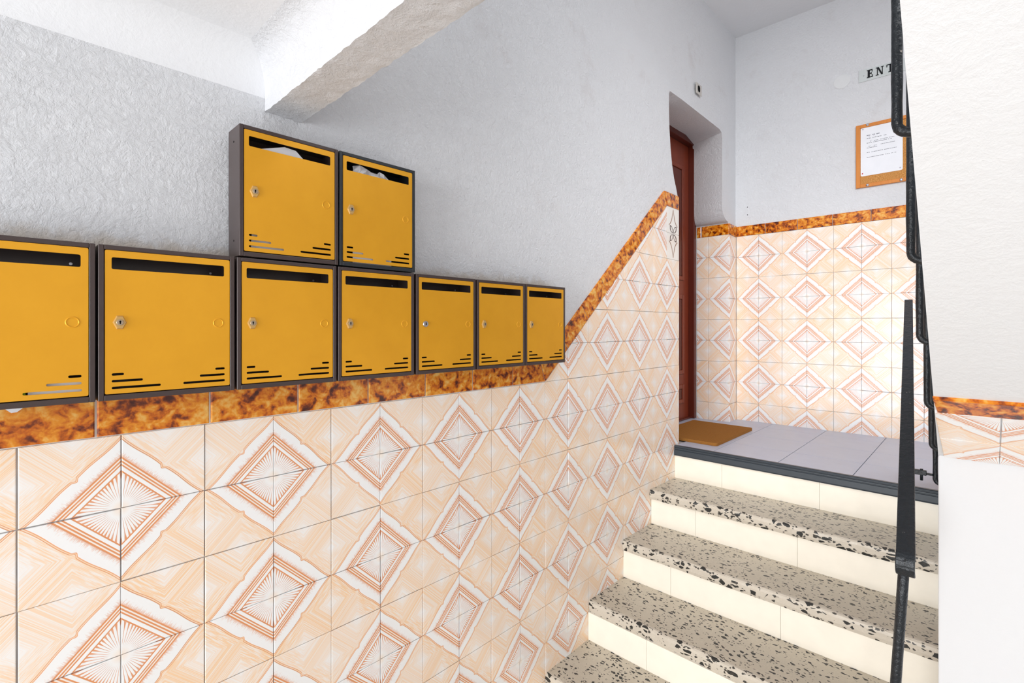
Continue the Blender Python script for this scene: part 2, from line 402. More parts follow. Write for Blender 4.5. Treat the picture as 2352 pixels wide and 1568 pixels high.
# grout bed behind the tiles
gb = [(-5, -9), (18, -9), (18, 6.0), (17, 5.95), (10, 0), (-5, 0)]
prism('grout_bed', gb, lambda a, b: W(PL-.004, a, b), lambda a, b: W(PL+.018, a, b), 'grout', wall_left)
# border: straight run, diagonal run, short top piece
e0 = (10, 0); top0 = (10+(nx*BW)+0, 0)
mit = (10-BW*math.tan(math.atan(DIA)/2), BW)             # mitre at the foot
xs = [.737+1.3333*i for i in range(-5, 7)]
for a, b in zip(xs[:-1], xs[1:]): strip(wall_left, ML, [(a, 0), (b, 0), (b, BW), (a, BW)])
strip(wall_left, ML, [(xs[-1], 0), (10, 0), mit, (xs[-1], BW)])
peak_in = (17, 5.95); peak_out = (17-BW*math.tan(math.atan(DIA)/2), 5.95+BW)
for i in range(7):
    a, b = 10+i, 11+i
    lo0, lo1 = (a, DIA*(a-10)), (b, DIA*(b-10))
    hi0 = mit if i == 0 else (lo0[0]+nx*BW, lo0[1]+ny*BW)
    hi1 = peak_out if i == 6 else (lo1[0]+nx*BW, lo1[1]+ny*BW)
    if i == 6: lo1 = peak_in
    strip(wall_left, ML, [lo0, lo1, hi1, hi0])
strip(wall_left, ML, [peak_in, (18.0, 5.95), (18.0, 5.95+BW-.04), (17.94, 5.95+BW), peak_out])
prism('grout_bed', [(-5, 0), (10, 0), (17, 5.95), (18, 5.95), (18, 6.40), (16.9, 6.42), (9.85, .5), (-5, .5)], lambda a, b: W(PL-.004, a, b), lambda a, b: W(PL+.03, a, b), 'white_grout', wall_left)
# decorated tile beside the door: two halves of one motif
def decor(i, j, h, flip):
    poly = [(i, j), (i+1, j), (i+1, j+h), (i, j+h)]
    me = tile_mesh([(a-i, b-j) for a, b in poly], lambda a, b: (a, b), 'decor_tile', TH, .006)
    t = add_obj('decorated_tile', me, ML @ Matrix.Translation((i*T, j*T, 0)), wall_left)
    def stroke(pts, w, m):
        V, F = [], []
        for q, p in enumerate(pts):
            a = pts[max(q-1, 0)]; b = pts[min(q+1, len(pts)-1)]; dx, dy = b[0]-a[0], b[1]-a[1]; l = math.hypot(dx, dy) or 1
            ww = w[q] if isinstance(w, list) else w
            for s_ in (-1, 1): V.append(Vector(((p[0]-dy/l*ww*s_)*T, (p[1]+dx/l*ww*s_)*T, (TH+.001)*T)))
        V += [v+Vector((0, 0, .004*T)) for v in V]; m2 = 2*len(pts)
        for q in range(len(pts)-1):
            F += [(m2+2*q, m2+2*q+1, m2+2*q+3, m2+2*q+2), (2*q, 2*q+2, m2+2*q+2, m2+2*q), (2*q+1, m2+2*q+1, m2+2*q+3, 2*q+3)]
        o = mesh('motif_line', V, F, m); o.parent = t
    Y = (lambda v: h-v) if flip else (lambda v: v)        # v measured from the outer end
    for sgn in (-1, 1):
        c = [(.5+sgn*x, Y(v)) for x, v in ((.0, .06), (.04, .2), (.09, .38), (.16, .52), (.26, .63), (.36, .68))]
        stroke(c, [.006, .012, .016, .018, .016, .008], 'decor_line')
        loop = [(.5+sgn*x, Y(h-v)) for x, v in ((.02, .03), (.05, .16), (.13, .26), (.25, .28), (.24, .15), (.16, .06), (.08, .05), (.02, .03))]
        stroke(loop, [.01, .012, .012, .03, .024, .014, .012, .008], 'decor_dark')
decor(17, 4, .975, False); decor(17, 4.975, .975, True)
# ---- return strip past the door and the tiled door jamb
MS = frame(W(wx(23.74)+PL, 0, 0), (.033, 1, 0), (0, 0, 1))
zb = 5.82
MS = Matrix.Translation((0, 0, 0)) @ frame(W(-.19-.045, 23.74, zb), (-.03, 1, 0), (0, 0, 1))
MJ = frame(W(-1.76, 23.74, zb), (1, 0, 0), (0, 0, 1))
for r in range(9):
    j = -1-r; cv = 0 if r % 2 == 0 else 1; cl = [(0, -1, 8.86)]
    lay(wall_left, MS, 0, j, 0, cv, cl+[(1, 0, .95)])
    lay(wall_left, MJ, .57, j, 1, cv, cl)
    lay(wall_left, MJ, -.43, j, 0, cv, cl+[(-1, 0, 0)])
strip(wall_left, MS, [(0.02, 0), (.95, 0), (.95, BW), (0.02, BW)])
strip(wall_left, MJ, [(.25, 0), (1.57, 0), (1.57, BW), (.25, BW)]); strip(wall_left, MJ, [(0, 0), (.22, 0), (.22, BW), (0, BW)])
# ---- back wall
TB = .0178
cB, sB = math.cos(TB), math.sin(TB)
def B(s, z, off=0.0): return W(s*cB+sB*off, 24.68+s*sB-cB*off, z)     # off = distance in front of the tile face
wall_back = tag(prism('wall_back', [(-.3, -3.1), (15.6, -3.1), (15.6, 15.6), (-.3, 15.6)], lambda a, b: B(a, b, PL), lambda a, b: B(a, b, -1.2), 'plaster_wall'),
                'white plaster end wall above a band of diamond tiles', kind='structure')
MB = frame(B(-.207, zb, PL), (cB, sB, 0), (0, 0, 1))
for m in range(0, 13):
    for r in range(9):
        lay(wall_back, MB, m, -1-r, (1 if m % 2 == 0 else 0), (0 if r % 2 == 0 else 1), [(0, -1, 8.86)])
def back_u(px): return px
bxs = [-.02, 1.29, 2.62, 3.97, 5.32, 6.65, 7.98, 9.3, 10.6, 11.9, 13.0]
for a, b in zip(bxs[:-1], bxs[1:]): strip(wall_back, MB, [(a, 0), (b, 0), (b, .5), (a, .5)])
prism('grout_bed', [(-.2, -8.86), (13, -8.86), (13, .47), (-.2, .47)], lambda a, b: B(a-.207, b+zb, PL-.004), lambda a, b: B(a-.207, b+zb, PL+.018), 'grout', wall_back)
# ---- floors, stairs
floor = tag(boxes('floor', [((0, -12, -9.6), (15.5, 12.2, -9.0))], 'lobby_floor'), 'pale lobby floor at the foot of the stairs', kind='structure')
XE = 7.80
stair = tag(empty('stair_flight', W(0, 10, -9)), 'terrazzo stair flight with cream risers', kind='structure')
def under(parent, o): o.parent = parent; o.matrix_parent_inverse = Matrix.Translation(-parent.location); return o
noseY = [15.69, 13.87, 12.0, 10.0]; zt = [-4.24, -5.447, -6.655, -7.80]; backY = [17.62, 15.79, 13.94, 11.97]
def tread(i):
    y0, y1, z = noseY[i], backY[i]+.04, zt[i]; th = .33; V, F, fm = [], [], []
    prof = [(y1, z), (y0+.10, z), (y0+.045, z-.012), (y0+.012, z-.045), (y0, z-.11), (y0+.004, z-.24), (y0+.03, z-th), (y1, z-th)]
    n = len(prof); NX = 40
    for k in range(NX+1):
        x = XE*k/NX; w = random.uniform(-.012, .012)
        for q, (a, b) in enumerate(prof): V.append(W(x, a+(w if 0 < q < 7 else 0), b+(random.uniform(-.008, .008) if 1 < q < 5 else 0)))
    for k in range(NX):
        for q in range(n):
            F.append((k*n+q, k*n+(q+1) % n, (k+1)*n+(q+1) % n, (k+1)*n+q)); fm.append(1 if 1 <= q <= 6 else 0)
    F += [tuple(range(n)), tuple(range(NX*n, NX*n+n))[::-1]]; fm += [0, 0]
    o = mesh('tread', V, F, ['terrazzo_tread', 'terrazzo_nose'], fmat=fm); under(stair, o)
for i in range(4): tread(i)
rj = [[1.76, 4.76], [1.585, 4.595], [1.63, 4.66], [1.9, 4.9], [1.7, 4.7]]
rY = [17.63, 15.79, 13.94, 11.97, 10.06]; rT = [-3.38, zt[0]-.33, zt[1]-.33, zt[2]-.33, zt[3]-.33]; rB = zt+[-9.0]
for i in range(5):
    xs_ = [0.0]+rj[i]+[XE]
    for a, b in zip(xs_[:-1], xs_[1:]):
        o = boxes('riser_tile', [((a+.003, rY[i], rB[i]), (b-.003, rY[i]+.05, rT[i]))], 'cream_riser', bevel=.0008); under(stair, o)
core = boxes('stair_core', [((0, rY[i]+.05, -9.0), (XE, rY[i]+2.2 if i else 18.2, rT[i] if i else -3.2)) for i in range(5)], 'white_grout'); under(stair, core)
# landing
landing = tag(boxes('floor_landing', [((-2.6, 18.0, -3.6), (15.5, 24.9, -3.06)), ((.02, 17.72, -3.6), (15.5, 18.0, -3.06))], 'grout'), 'grey tiled stair landing in front of the brown door', kind='structure')
lx = [-2.5, -.68, 1.42, 3.55, 5.62, 7.70, 9.78, 11.86, 13.9, 15.4]; ly = [17.70, 19.51, 21.54, 23.57, 24.85]
for a, b in zip(lx[:-1], lx[1:]):
    for c, d in zip(ly[:-1], ly[1:]):
        a2 = a
        if c < 18 and a < 0:
            if b <= 0: continue
            a2 = 0.03
        boxes('floor_tile', [((a2+.010, c+.010, -3.06), (b-.010, d-.010, -3.015))], 'landing_tile', landing, bevel=.0008)
# nosing
pr = [(17.72, -3.012), (17.62, -3.012), (17.585, -3.03), (17.575, -3.06), (17.60, -3.075), (17.60, -3.09), (17.575, -3.10), (17.575, -3.135), (17.595, -3.15), (17.595, -3.165), (17.57, -3.175), (17.57, -3.34), (17.585, -3.385), (17.63, -3.39), (17.72, -3.39)]
under(stair, prism('nosing', pr, lambda a, b: W(0, a, b), lambda a, b: W(7.78, a, b), 'dark_nosing'))
# ---- upper flight: stepped slab whose underside faces the lobby
xe = lambda Y: 7.88+.0229*(11.83-Y)
SL = .64
zs = lambda Y: -.878+SL*(11.83-Y)
XR = 15.5
prof = [(3.47, zs(3.47)), (14.9, zs(14.9)), (14.9, -3.0), (18.6, -3.0)]
y, z = 18.6, -3.0
tr = 1.95; rs = tr*SL
while y-tr > 3.5:
    prof += [(y, z+rs), (y-tr, z+rs)]; y -= tr; z += rs
prof += [(3.47, z)]
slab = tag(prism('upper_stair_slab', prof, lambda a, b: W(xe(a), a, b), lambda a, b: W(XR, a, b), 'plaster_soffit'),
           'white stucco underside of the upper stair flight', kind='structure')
# tile band across the underside
sv = Vector((0, -1, SL)).normalized()
MSo = frame(W(8.68, 10.245, zs(10.245)), (1, 0, 0), sv)
so_n = Vector((0, -1, -1/SL*1)).normalized()
edge = lambda d: (-1, .0229*.84, .80-d)
def so_lay(i, j, cu, cv):
    lay(slab, MSo, i, j, cu, cv, [(-1, -.0194, .765), (0, -1, 1.86)])
for i in range(-1, 7):
    for r in range(2):
        so_lay(i, -1-r, (0 if i % 2 == 0 else 1), (1 if r % 2 == 0 else 0))
c_ = lambda v: -.765-.0194*v
strip(slab, MSo, [(c_(0)+.03, 0), (1.35, 0), (1.35, .5), (c_(.5), .5)]); 
for a in (1.35, 2.68, 4.01, 5.34): strip(slab, MSo, [(a, 0), (min(a+1.33, 6.7), 0), (min(a+1.33, 6.7), .5), (a, .5)])
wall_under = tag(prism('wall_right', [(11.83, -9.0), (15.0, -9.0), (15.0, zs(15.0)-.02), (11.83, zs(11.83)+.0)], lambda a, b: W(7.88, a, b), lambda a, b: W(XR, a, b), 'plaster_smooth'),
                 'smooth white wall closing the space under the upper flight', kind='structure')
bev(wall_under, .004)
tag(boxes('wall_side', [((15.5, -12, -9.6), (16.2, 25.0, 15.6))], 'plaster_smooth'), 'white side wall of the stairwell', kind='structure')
# ---- beam and ceilings
def rough_box(name, a, b, nx_, ny_, nz_, amp, mat):
    bm = bmesh.new(); 
    def grid(o, u, v, nu, nv):
        P = [[bm.verts.new(o+u*(i/nu)+v*(j/nv)) for j in range(nv+1)] for i in range(nu+1)]
        for i in range(nu):
            for j in range(nv): bm.faces.new((P[i][j], P[i+1][j], P[i+1][j+1], P[i][j+1]))
    o = Vector(a); d = Vector(b)-o; X, Y, Z = Vector((d.x, 0, 0)), Vector((0, d.y, 0)), Vector((0, 0, d.z))
    grid(o, X, Y, nx_, ny_); grid(o+Z, X, Y, nx_, ny_); grid(o, X, Z, nx_, nz_); grid(o+Y, X, Z, nx_, nz_); grid(o, Y, Z, ny_, nz_); grid(o+X, Y, Z, ny_, nz_)
    bmesh.ops.remove_doubles(bm, verts=bm.verts, dist=1e-5)
    for v in bm.verts:
        v.co.y += random.uniform(-amp, amp); v.co.z += random.uniform(-amp, amp); v.co = W(*v.co)
    bmesh.ops.recalc_face_normals(bm, faces=bm.faces)
    me = bpy.data.meshes.new(name); bm.to_mesh(me); bm.free(); me.materials.append(MAT[mat])
    for p in me.polygons: p.use_smooth = True
    ob = bpy.data.objects.new(name, me); COL.objects.link(ob)
    return ob
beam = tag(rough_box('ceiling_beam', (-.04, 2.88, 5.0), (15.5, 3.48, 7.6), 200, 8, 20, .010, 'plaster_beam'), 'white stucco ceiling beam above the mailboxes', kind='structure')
m = beam.modifiers.new('e', 'EDGE_SPLIT'); m.split_angle = .7
tag(boxes('ceiling', [((-.04, -12, 5.82), (15.5, 2.9, 7.6))], 'plaster_ceiling'), 'low white lobby ceiling in front of the beam', kind='structure')
# cove between wall and lobby ceiling
cr = .6
cv = [(0, 5.84), (0, 5.82-cr)] + [(cr-cr*math.cos(a), 5.82-cr+cr*math.sin(a)) for a in [i*math.pi/24 for i in range(1, 12)]] + [(cr, 5.84)]
o = prism('cove', cv, lambda a, b: W(a+PL, -12, b), lambda a, b: W(a+PL, 2.95, b), 'plaster_ceiling', bpy.data.objects['ceiling'], smooth=True)
o.modifiers.new('e', 'EDGE_SPLIT').split_angle = .5
o = prism('cove', cv, lambda a, b: W(-.04, 2.89-a*.75, b), lambda a, b: W(15.5, 2.89-a*.75, b), 'plaster_beam', bpy.data.objects['ceiling'], smooth=True)
o.modifiers.new('e', 'EDGE_SPLIT').split_angle = .5
tag(boxes('ceiling_stairwell', [((-.3, 3.0, 15.5), (15.6, 25.0, 16.2))], 'plaster_ceiling'), 'white ceiling over the stair landing', kind='structure')
# ---- door in the recess
door = tag(empty('door_1', W(-1.76, 21, -3.0)), 'reddish brown panelled wooden door deep in its recess', kind='structure')
def dpart(name, lst, mat, b=.003): return under(door, boxes(name, lst, mat, bevel=b))
dpart('door_frame', [((-2.2, 23.42, -3.0), (-1.76, 23.66, 10.62))], 'mahogany_dark')
dpart('door_frame', [((-2.2, 18.1, 10.32), (-1.761, 23.42, 10.62))], 'mahogany_dark')
dpart('door_frame', [((-2.2, 18.05, -3.0), (-1.76, 18.3, 10.32))], 'mahogany_dark')
leaf = dpart('door_leaf', [((-2.35, 18.32, -2.97), (-2.04, 23.41, 10.30))], 'mahogany')
for (a, b) in ((-2.2, -1.3), (-.8, 3.0), (3.7, 9.2)):
    zlo, zhi = (a, b)
    for (ya, yb) in ((18.9, 20.6), (21.1, 22.83)):
        fr = [((-2.04, ya, zlo), (-1.98, ya+.2, zhi)), ((-2.04, yb-.2, zlo), (-1.98, yb, zhi)), ((-2.04, ya+.2, zlo), (-1.98, yb-.2, zlo+.2)), ((-2.04, ya+.2, zhi-.2), (-1.98, yb-.2, zhi))]
        mo = under(door, boxes('panel_moulding', fr, 'mahogany', bevel=.006))
        under(door, boxes('door_panel', [((-2.045, ya+.22, zlo+.22), (-2.02, yb-.22, zhi-.22))], 'mahogany_dark', bevel=.002))
dpart('threshold', [((-2.1, 18.3, -3.0), (-1.9, 23.42, -2.93))], 'mahogany_dark', .002)

# ================================================================== MAILBOXES
BWD, BHT, BDP = 1.553, 1.968, .5
def rrect(y0, z0, y1, z1, r, seg=5):
    out = []
    for cy, cz, a0 in ((y1-r, z1-r, 0), (y0+r, z1-r, 90), (y0+r, z0+r, 180), (y1-r, z0+r, 270)):
        for k in range(seg+1):
            a = math.radians(a0+90*k/seg); out.append((cy+r*math.cos(a), cz+r*math.sin(a)))
    return out
def door_sheet():
    outer = rrect(.066, .082, 1.487, 1.905, .015, 2)
    holes = [rrect(.132, 1.665, 1.415, 1.817, .02, 3)]
    for y0, y1, z in ((.133, .258, .328), (.133, .456, .243), (.133, .651, .157), (1.30, 1.424, .33), (1.106, 1.424, .244), (.908, 1.426, .158)):
        holes.append(rrect(y0, z-.0155, y1, z+.0155, .0154, 4))
    loops = [outer]+holes
    bm = bmesh.new(); E = []
    for L in loops:
        vs = [bm.verts.new((.492*T, a*T, b*T)) for a, b in L]
        E += [bm.edges.new((vs[i], vs[(i+1) % len(vs)])) for i in range(len(vs))]
    bmesh.ops.triangle_fill(bm, use_beauty=True, use_dissolve=False, edges=E)
    # drop triangles lying in holes
    def inside(p, L):
        c = False
        for i in range(len(L)):
            (x1, y1), (x2, y2) = L[i], L[i-1]
            if (y1 > p[1]) != (y2 > p[1]) and p[0] < (x2-x1)*(p[1]-y1)/(y2-y1)+x1: c = not c
        return c
    bad = [f for f in bm.faces if any(inside((f.calc_center_median().y/T, f.calc_center_median().z/T), h) for h in holes)]
    bmesh.ops.delete(bm, geom=bad, context='FACES_ONLY')
    r = bmesh.ops.extrude_face_region(bm, geom=list(bm.faces))
    for v in [g for g in r['geom'] if isinstance(g, bmesh.types.BMVert)]: v.co.x -= .012*T
    bmesh.ops.recalc_face_normals(bm, faces=bm.faces)
    me = bpy.data.meshes.new('door'); bm.to_mesh(me); bm.free(); me.materials.append(MAT['ochre_door']); return me
DOOR = door_sheet()
def mailbox(y, z, label, case='case_brown', lock='hex', tilt=0.0):
    root = empty('mailbox', W(0.012, y, z)); tag(root, label, 'mailbox', 'mailboxes on the tiled wall')
    t = .058
    b = boxes('case', [((0, 0, 0), (.02, BWD, BHT)), ((.02, 0, 0), (BDP, t, BHT)), ((.02, BWD-t, 0), (BDP, BWD, BHT)), ((.02, t, 0), (BDP, BWD-t, t+.012)), ((.02, t, BHT-t), (BDP, BWD-t, BHT))], case, root, world=False)
    bev(b, .0018, 3)
    for s_ in (.25, 1.75):
        disc('rivet_hole', (.25, -.001, s_), (0, -1, 0), .016, .002, 'black_hole', root, 8, world=False)
    d = bpy.data.objects.new('door', DOOR); COL.objects.link(d); d.parent = root
    ly_, lz = .213, .99
    if lock == 'round':
        disc('lock', (.49, ly_, lz), (1, 0, 0), .062, .035, 'chrome', d, 20, world=False)
        k = boxes('keyhole', [((.522, ly_-.008, lz-.02), (.527, ly_+.012, lz+.03))], 'black_hole', d, world=False)
    else:
        hexp = [(-.073, 0), (-.032, -.088), (.032, -.088), (.073, 0), (.032, .088), (-.032, .088)]
        V = [Vector((.490, ly_+a, lz+c))*T for a, c in hexp]+[Vector((.520, ly_+a*.82, lz+c*.82))*T for a, c in hexp]
        F = [tuple(range(6, 12))]+[(i, (i+1) % 6, (i+1) % 6+6, i+6) for i in range(6)]
        lo = mesh('lock', V, F, 'brass_lock', d)
        disc('lock_cylinder', (.518, ly_, lz), (1, 0, 0), .038, .012, 'lock_face', d, 18, world=False)
        boxes('keyhole', [((.527, ly_-.005, lz-.022), (.5315, ly_+.007, lz+.022)), ((.527, ly_-.009, lz), (.5316, ly_+.010, lz+.019))], 'black_hole', d, world=False)
    # pressed disc on the hinge side
    V, F = [], []; seg = 28
    for rr, hh in ((.070, .4915), (.065, .499), (.057, .499), (.052, .4918)):
        for k in range(seg): a = 2*math.pi*k/seg; V.append(Vector((hh, 1.34+rr*math.cos(a), .99+rr*math.sin(a)))*T)
    for i in range(3):
        for k in range(seg): F.append((i*seg+k, i*seg+(k+1) % seg, (i+1)*seg+(k+1) % seg, (i+1)*seg+k))
    mesh('pressed_ring', V, F, 'ochre_door', d, smooth=True)
    disc('inner_screw', (.022, 1.36, 1.74), (1, 0, 0), .02, .012, 'chrome', root, 10, world=False)
    return root
zlow, zup = .537, 2.527
mailbox(-.874, zlow, 'ochre mailbox with white leaflets showing through its lower right vent slits')
mailbox(.705, zlow, 'ochre mailbox between the one full of leaflets and the one under the envelope')
mailbox(2.290, zlow, 'brown-cased ochre mailbox directly below the one with the envelope')
mailbox(3.876, zlow, 'ochre mailbox directly below the black-cased mailbox')
mailbox(5.480, zlow, 'ochre mailbox with a round chrome lock in the lower row', lock='round')
mailbox(7.072, zlow, 'ochre mailbox between the round-lock mailbox and the last one toward the stairs')
mailbox(8.645, zlow, 'last ochre mailbox of the row, overlapping the diagonal tile border')
mailbox(2.322, zup, 'upper ochre mailbox in a brown case with a grey-white envelope in its slot')
mailbox(3.898, zup, 'upper ochre mailbox in a black case with crumpled paper in its slot', case='case_black')
# ---- mail
def sheet(name, pts, th, mat, label, cat='paper', group=None):
    """pts list of (x,y,z) outline, fan triangulated and given thickness along x"""
    n = len(pts); V = [W(*p) for p in pts]+[W(p[0]-th, p[1], p[2]) for p in pts]
    F = [tuple(range(n)), tuple(range(n, 2*n))[::-1]]+[(i, (i+1) % n, (i+1) % n+n, i+n) for i in range(n)]
    return tag(mesh(name, V, F, mat), label, cat, group)
sheet('envelope', [(.44, 2.50, 2.62), (.44, 3.25, 2.62), (.41, 3.36, 4.18), (.40, 3.20, 4.33), (.40, 3.02, 4.345), (.42, 2.60, 4.20)], .012, 'paper', 'grey-white envelope standing in the brown-cased upper mailbox', 'envelope')
def crumple(name, y0, y1, z0, ztop, x, label):
    NY, NZ = 14, 9; V, F = [], []
    rnd = random.Random(3)
    for i in range(NY+1):
        f = i/NY; zt_ = z0+(ztop-z0)*ztopf(f)
        for j in range(NZ+1):
            g = j/NZ; V.append(W(x+rnd.uniform(-.05, .03)-.05*g, y0+(y1-y0)*f+rnd.uniform(-.02, .02), z0+(zt_-z0)*g))
    for i in range(NY):
        for j in range(NZ): a = i*(NZ+1)+j; F.append((a, a+NZ+1, a+NZ+2, a+1))
    o = mesh(name, V, F, 'paper'); s = o.modifiers.new('s', 'SOLIDIFY'); s.thickness = .0008
    return tag(o, label, 'paper')
ztopf = lambda f: (.95+.05*math.sin(f*9)) if f < .62 else max(.72, 1-.75*(f-.62))
crumple('crumpled_paper', 4.20, 5.10, 3.7, 4.36, .43, 'crumpled white paper stuffed in the black-cased mailbox')
sheet('folded_leaflet', [(.46, 4.17, 2.60), (.46, 4.95, 2.60), (.46, 4.95, 2.80), (.46, 4.17, 2.80)], .01, 'paper', 'white leaflet behind the vent slits of the black-cased mailbox', 'leaflet')
sheet('leaflet', [(.46, .08, .62), (.46, .61, .62), (.46, .61, .80), (.46, .08, .80)], .01, 'paper', 'white leaflet behind the vent slits of the lower mailbox at the row end', 'leaflet')
sheet('leaflet', [(.455, -.10, .62), (.455, .06, .62), (.455, .06, .74), (.455, -.10, .74)], .01, 'paper_green', 'green-edged leaflet behind the vent slits beside the white one', 'leaflet')
sheet('paper_scrap', [(.05, -.16, .545), (.05, .12, .545), (.05, .0, .44), (.05, -.05, .435)], .012, 'paper', 'torn white paper corner sticking out under the leaflet-filled mailbox', 'paper')

# ================================================================== LANDING THINGS
# doormat
mp = rrect(-1.40, 18.5, 1.24, 22.5, .12, 5)
mat_ = prism('doormat', mp, lambda a, b: W(a, b, -3.014), lambda a, b: W(a, b, -2.90), 'coir'); bev(mat_, .003)
tag(mat_, 'brown coir doormat on the grey landing before the door', 'doormat')
# sign
sign = tag(prism('door_sign', [(4.69, 11.66), (6.9, 11.66), (6.9, 12.15), (4.69, 12.15)], lambda a, b: B(a, b, PL), lambda a, b: B(a, b, PL+.03), 'sign_plate'), 'pale plastic sign plate with raised black letters', 'sign')
def letter(parts):
    V, F = [], []
    for poly in parts:
        n = len(poly); k = len(V)
        V += [B(a, b, PL+.03) for a, b in poly]+[B(a, b, PL+.05) for a, b in poly]
        F += [tuple(range(k, k+n)), tuple(range(k+n, k+2*n))[::-1]]+[(k+i, k+(i+1) % n, k+(i+1) % n+n, k+i+n) for i in range(n)]
    mesh('letter', V, F, 'ink_black', sign)
R_ = lambda a, b, c, d: [(a, b), (c, b), (c, d), (a, d)]
zl, zh = 11.76, 12.08
x = 4.97
letter([R_(x, zl, x+.03, zl+.03), R_(x+.03, zl, x+.10, zh), R_(x, zh-.03, x+.03, zh), R_(x+.10, zl, x+.20, zl+.035), R_(x+.10, zh-.035, x+.19, zh), R_(x+.10, 11.905, x+.16, 11.94), R_(x+.17, zl+.035, x+.20, zl+.10), R_(x+.165, zh-.10, x+.19, zh-.035), R_(x+.14, 11.88, x+.16, 11.965)])
x = 5.28
letter([R_(x+.03, zl, x+.055, zh-.0), R_(x-.01, zl, x+.09, zl+.025), R_(x-.01, zh-.025, x+.06, zh), [(x+.03, zh), (x+.09, zh), (x+.22, zl), (x+.17, zl)], R_(x+.195, zl, x+.22, zh), R_(x+.16, zh-.025, x+.25, zh)])
x = 5.62
letter([R_(x+.10, zl, x+.16, zh), R_(x, zh-.03, x+.26, zh), R_(x, zh-.10, x+.025, zh-.03), R_(x+.235, zh-.10, x+.26, zh-.03), R_(x+.06, zl, x+.20, zl+.025)])
c = B(4.86, 11.9, PL+.03); d_ = disc('rivet', (0, 0, 0), (0, -1, 0), .018, .01, 'chrome', None, 10, world=False); d_.parent = sign; d_.location = c
# blank round cover
cp = disc('round_cover', (0, 0, 0), (0, -1, 0), .30, .02, 'plaster_smooth', None, 36, world=False); cp.location = B(4.085, 11.93, PL)
tag(cp, 'blank round white cover plate beside the sign', 'cover plate')
# screw holes
for z_ in (7.20, 6.83):
    h = disc('screw_hole', (0, 0, 0), (0, -1, 0), .022, .004, 'black_hole', None, 10, world=False); h.location = B(.28, z_, PL); h.parent = wall_back
# notice board
nb = tag(empty('notice_board', B(5.45, 7.25, PL)), 'cork notice board with orange wooden frame', 'notice board')
def nbp(name, u0, u1, z0, z1, o0, o1, mat, b=.002):
    o = prism(name, [(u0, z0), (u1, z0), (u1, z1), (u0, z1)], lambda a, c: B(a, c, PL+o0), lambda a, c: B(a, c, PL+o1), mat); under(nb, o)
    if b: bev(o, b)
    return o
u0, u1, z0_, z1_ = 4.60, 6.45, 7.25, 9.86; fw = .14
nbp('cork_sheet', u0+.05, u1-.05, z0_+.05, z1_-.05, .0, .05, 'cork', 0)
for a in ((u0, u0+fw, z0_, z1_), (u1-fw, u1, z0_, z1_), (u0+fw, u1-fw, z0_, z0_+fw), (u0+fw, u1-fw, z1_-fw, z1_)): nbp('frame_rail', *a, .0, .10, 'pine_frame')
for uu, zz in ((5.0, z1_-.05), (5.0, z0_+.07), (6.1, z1_-.05), (6.1, z0_+.07)):
    s_ = disc('screw_cap', (0, 0, 0), (0, -1, 0), .06, .05, 'chrome', None, 14, world=False, dome=1); s_.location = B(uu, zz, PL+.10) ; under(nb, s_)
pp = rrect(4.76, 7.72, 6.14, 9.74, .06, 4)
paper = tag(prism('notice_sheet', pp, lambda a, c: B(a, c, PL+.052), lambda a, c: B(a, c, PL+.060), 'paper'), 'white printed notice pinned to the cork board', 'notice')
rl = random.Random(5)
TV, TF = [], []
def textline(z, a, b, h):
    V, F = TV, TF; u = a
    while u < b:
        w = rl.uniform(.012, .05)
        if rl.random() < .8:
            k = len(V); V += [B(*p, PL+o) for o in (.0602, .0615) for p in ((u, z), (u+w, z), (u+w, z+h), (u, z+h))]
            F += [(k, k+1, k+2, k+3), (k+4, k+5, k+6, k+7), (k, k+1, k+5, k+4), (k+2, k+3, k+7, k+6)]
        u += w+rl.uniform(.006, .018)
for z_, a, b, h in ((9.36, 4.97, 5.40, .030), (9.35-.025, 4.97, 5.40, .006), (9.24, 4.97, 5.58, .022), (9.11, 4.97, 5.85, .018), (9.05, 4.97, 5.78, .018), (8.91, 4.97, 5.88, .018), (8.85, 4.97, 5.28, .018), (8.66, 4.97, 5.93, .018), (8.46, 4.97, 5.92, .018)):
    textline(z_, a, b, h)
tag(mesh('printed_text', TV, TF, 'ink', paper), kind='stuff')
for uu, zz, mm, lb in ((4.84, 9.66, 'chrome', 'clear thumbtack in the upper corner of the notice'), (4.82, 7.83, 'red_pin', 'red thumbtack in the lower corner of the notice'), (6.06, 7.82, 'chrome', 'clear thumbtack in the lower corner of the notice beside the railing')):
    s_ = disc('thumbtack', (0, 0, 0), (0, -1, 0), .025, .02, mm, None, 12, world=False, dome=1); s_.location = B(uu, zz, PL+.060); tag(s_, lb, 'thumbtack')
# old bell plate over the door
bp = tag(empty('bell_plate', W(wx(20)+PL, 20.03, 11.34)), 'small square plate with a black hole above the door recess', 'wall plate')
under(bp, boxes('plate', [((wx(20)+PL, 19.76, 11.12), (wx(20)+PL+.03, 20.31, 11.56))], 'switch_plate', bevel=.002))
h = prism('hole', rrect(19.91, 11.21, 20.14, 11.48, .10, 6), lambda a, b: W(wx(20)+PL+.028, a, b), lambda a, b: W(wx(20)+PL+.034, a, b), 'black_hole'); under(bp, h)

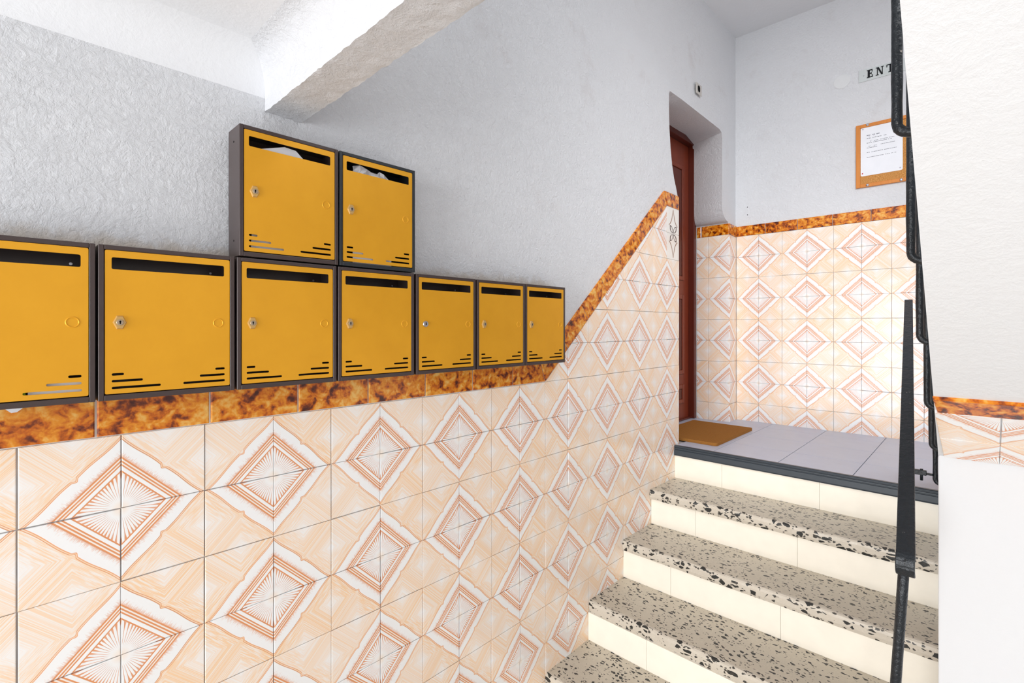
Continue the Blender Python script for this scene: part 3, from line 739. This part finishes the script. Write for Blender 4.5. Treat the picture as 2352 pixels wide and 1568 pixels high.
# ================================================================== RAILINGS
rail = tag(empty('stair_railing', W(7.5, 18, -3)), 'black iron balustrade fixed along the edge of the upper flight', 'railing')
barY = [3.22, 5.30, 7.38, 9.46, 11.45, 13.73, 15.67, 17.78]
tops = []
for Yb in barY:
    Xb = 7.51+.0212*(17.78-Yb); zb_ = -3+SL*(18-Yb); xw = xe(Yb)
    r = .14; pts = [(Xb, Yb, zb_+5.7-i*.28) for i in range(20)]
    pts += [(Xb+r-r*math.cos(a), Yb, zb_+r-r*math.sin(a)) for a in [k*math.pi/12 for k in range(0, 7)]] + [(xw+.04, Yb, zb_)]
    o = under(rail, tube('baluster', pts, .058, 'black_iron', seg=10, jit=.07))
    cb = under(rail, tube('plaster_collar', [(xw-.07, Yb, zb_), (xw-.02, Yb+.01, zb_-.01), (xw+.03, Yb, zb_)], [.06, .085, .10], 'paint_drip', seg=10, jit=.12))
    tops.append((Xb, Yb, zb_+5.7))
a, b = tops[0], tops[-1]
V = []
for (X_, Y_, Z_) in (a, b):
    for dx, dz in ((-.13, 0), (.13, 0), (.13, .05), (-.13, .05)): V.append(W(X_+dx, Y_, Z_+dz))
under(rail, mesh('top_rail', V, [(0, 1, 2, 3), (4, 5, 6, 7), (0, 1, 5, 4), (1, 2, 6, 5), (2, 3, 7, 6), (3, 0, 4, 7)], 'black_iron'))
# lower handrail
hr = tag(empty('handrail', W(7.4, 9.8, -7.8)), 'black flat iron handrail on posts beside the lower steps', 'handrail')
near, far = Vector((7.61, 9.6, -2.02)), Vector((6.93, 17.8, 2.25))
def flat_bar(path, w, th):
    V, F = [], []
    for i, (p, q) in enumerate(path):           # p point, q normal in YZ
        ww = w[0]+(w[1]-w[0])*min(1, max(0, (p.y-near.y)/(far.y-near.y)))
        for sx_, st in ((-1, 0), (1, 0), (1, -1), (-1, -1)): V.append(W(p.x+sx_*ww/2, p.y+q[0]*st*th, p.z+q[1]*st*th))
    for i in range(len(path)-1):
        for k in range(4): F.append((i*4+k, i*4+(k+1) % 4, (i+1)*4+(k+1) % 4, (i+1)*4+k))
    F += [(3, 2, 1, 0), tuple(range(len(path)*4-4, len(path)*4))]
    return mesh('rail_bar', V, F, 'black_iron')
dirv = (far-near); sl = math.atan2(dirv.z, dirv.y); path = []
for i in range(13):
    p = near+dirv*(1-i/12); path.append((p, (-math.sin(sl), math.cos(sl))))
r = .22
for k in range(1, 9):                            # scroll turning down under the end
    a = sl+math.pi/2-0 ; t_ = k/8*math.radians(120)
    c_ = Vector((near.x, near.y+math.sin(sl)*r, near.z-math.cos(sl)*r)); ang = math.pi/2+sl+t_
    p = Vector((near.x, c_.y+math.cos(ang)*r, c_.z+math.sin(ang)*r)); path.append((p, (math.cos(ang), math.sin(ang))))
o = under(hr, flat_bar(path, (.242, .186), .055)); bev(o, .002)
under(hr, tube('post', [(7.575-.036*i, 9.84+.02*i, -2.26-i*.616) for i in range(10)], .074, 'black_iron', seg=14, jit=.03))
under(hr, tube('post', [(6.93, 17.72, 2.12-i*.57) for i in range(10)], .06, 'black_iron', seg=12, jit=.03))
under(hr, boxes('post_bracket', [((6.93, 17.68, -2.67), (7.33, 17.78, -2.53)), ((7.30, 17.70, -2.65), (7.46, 17.77, -2.59))], 'black_iron', bevel=.002))
under(hr, tube('bolt', [(7.22, 17.73, -2.50), (7.22, 17.73, -2.82)], .035, 'black_iron', seg=8))
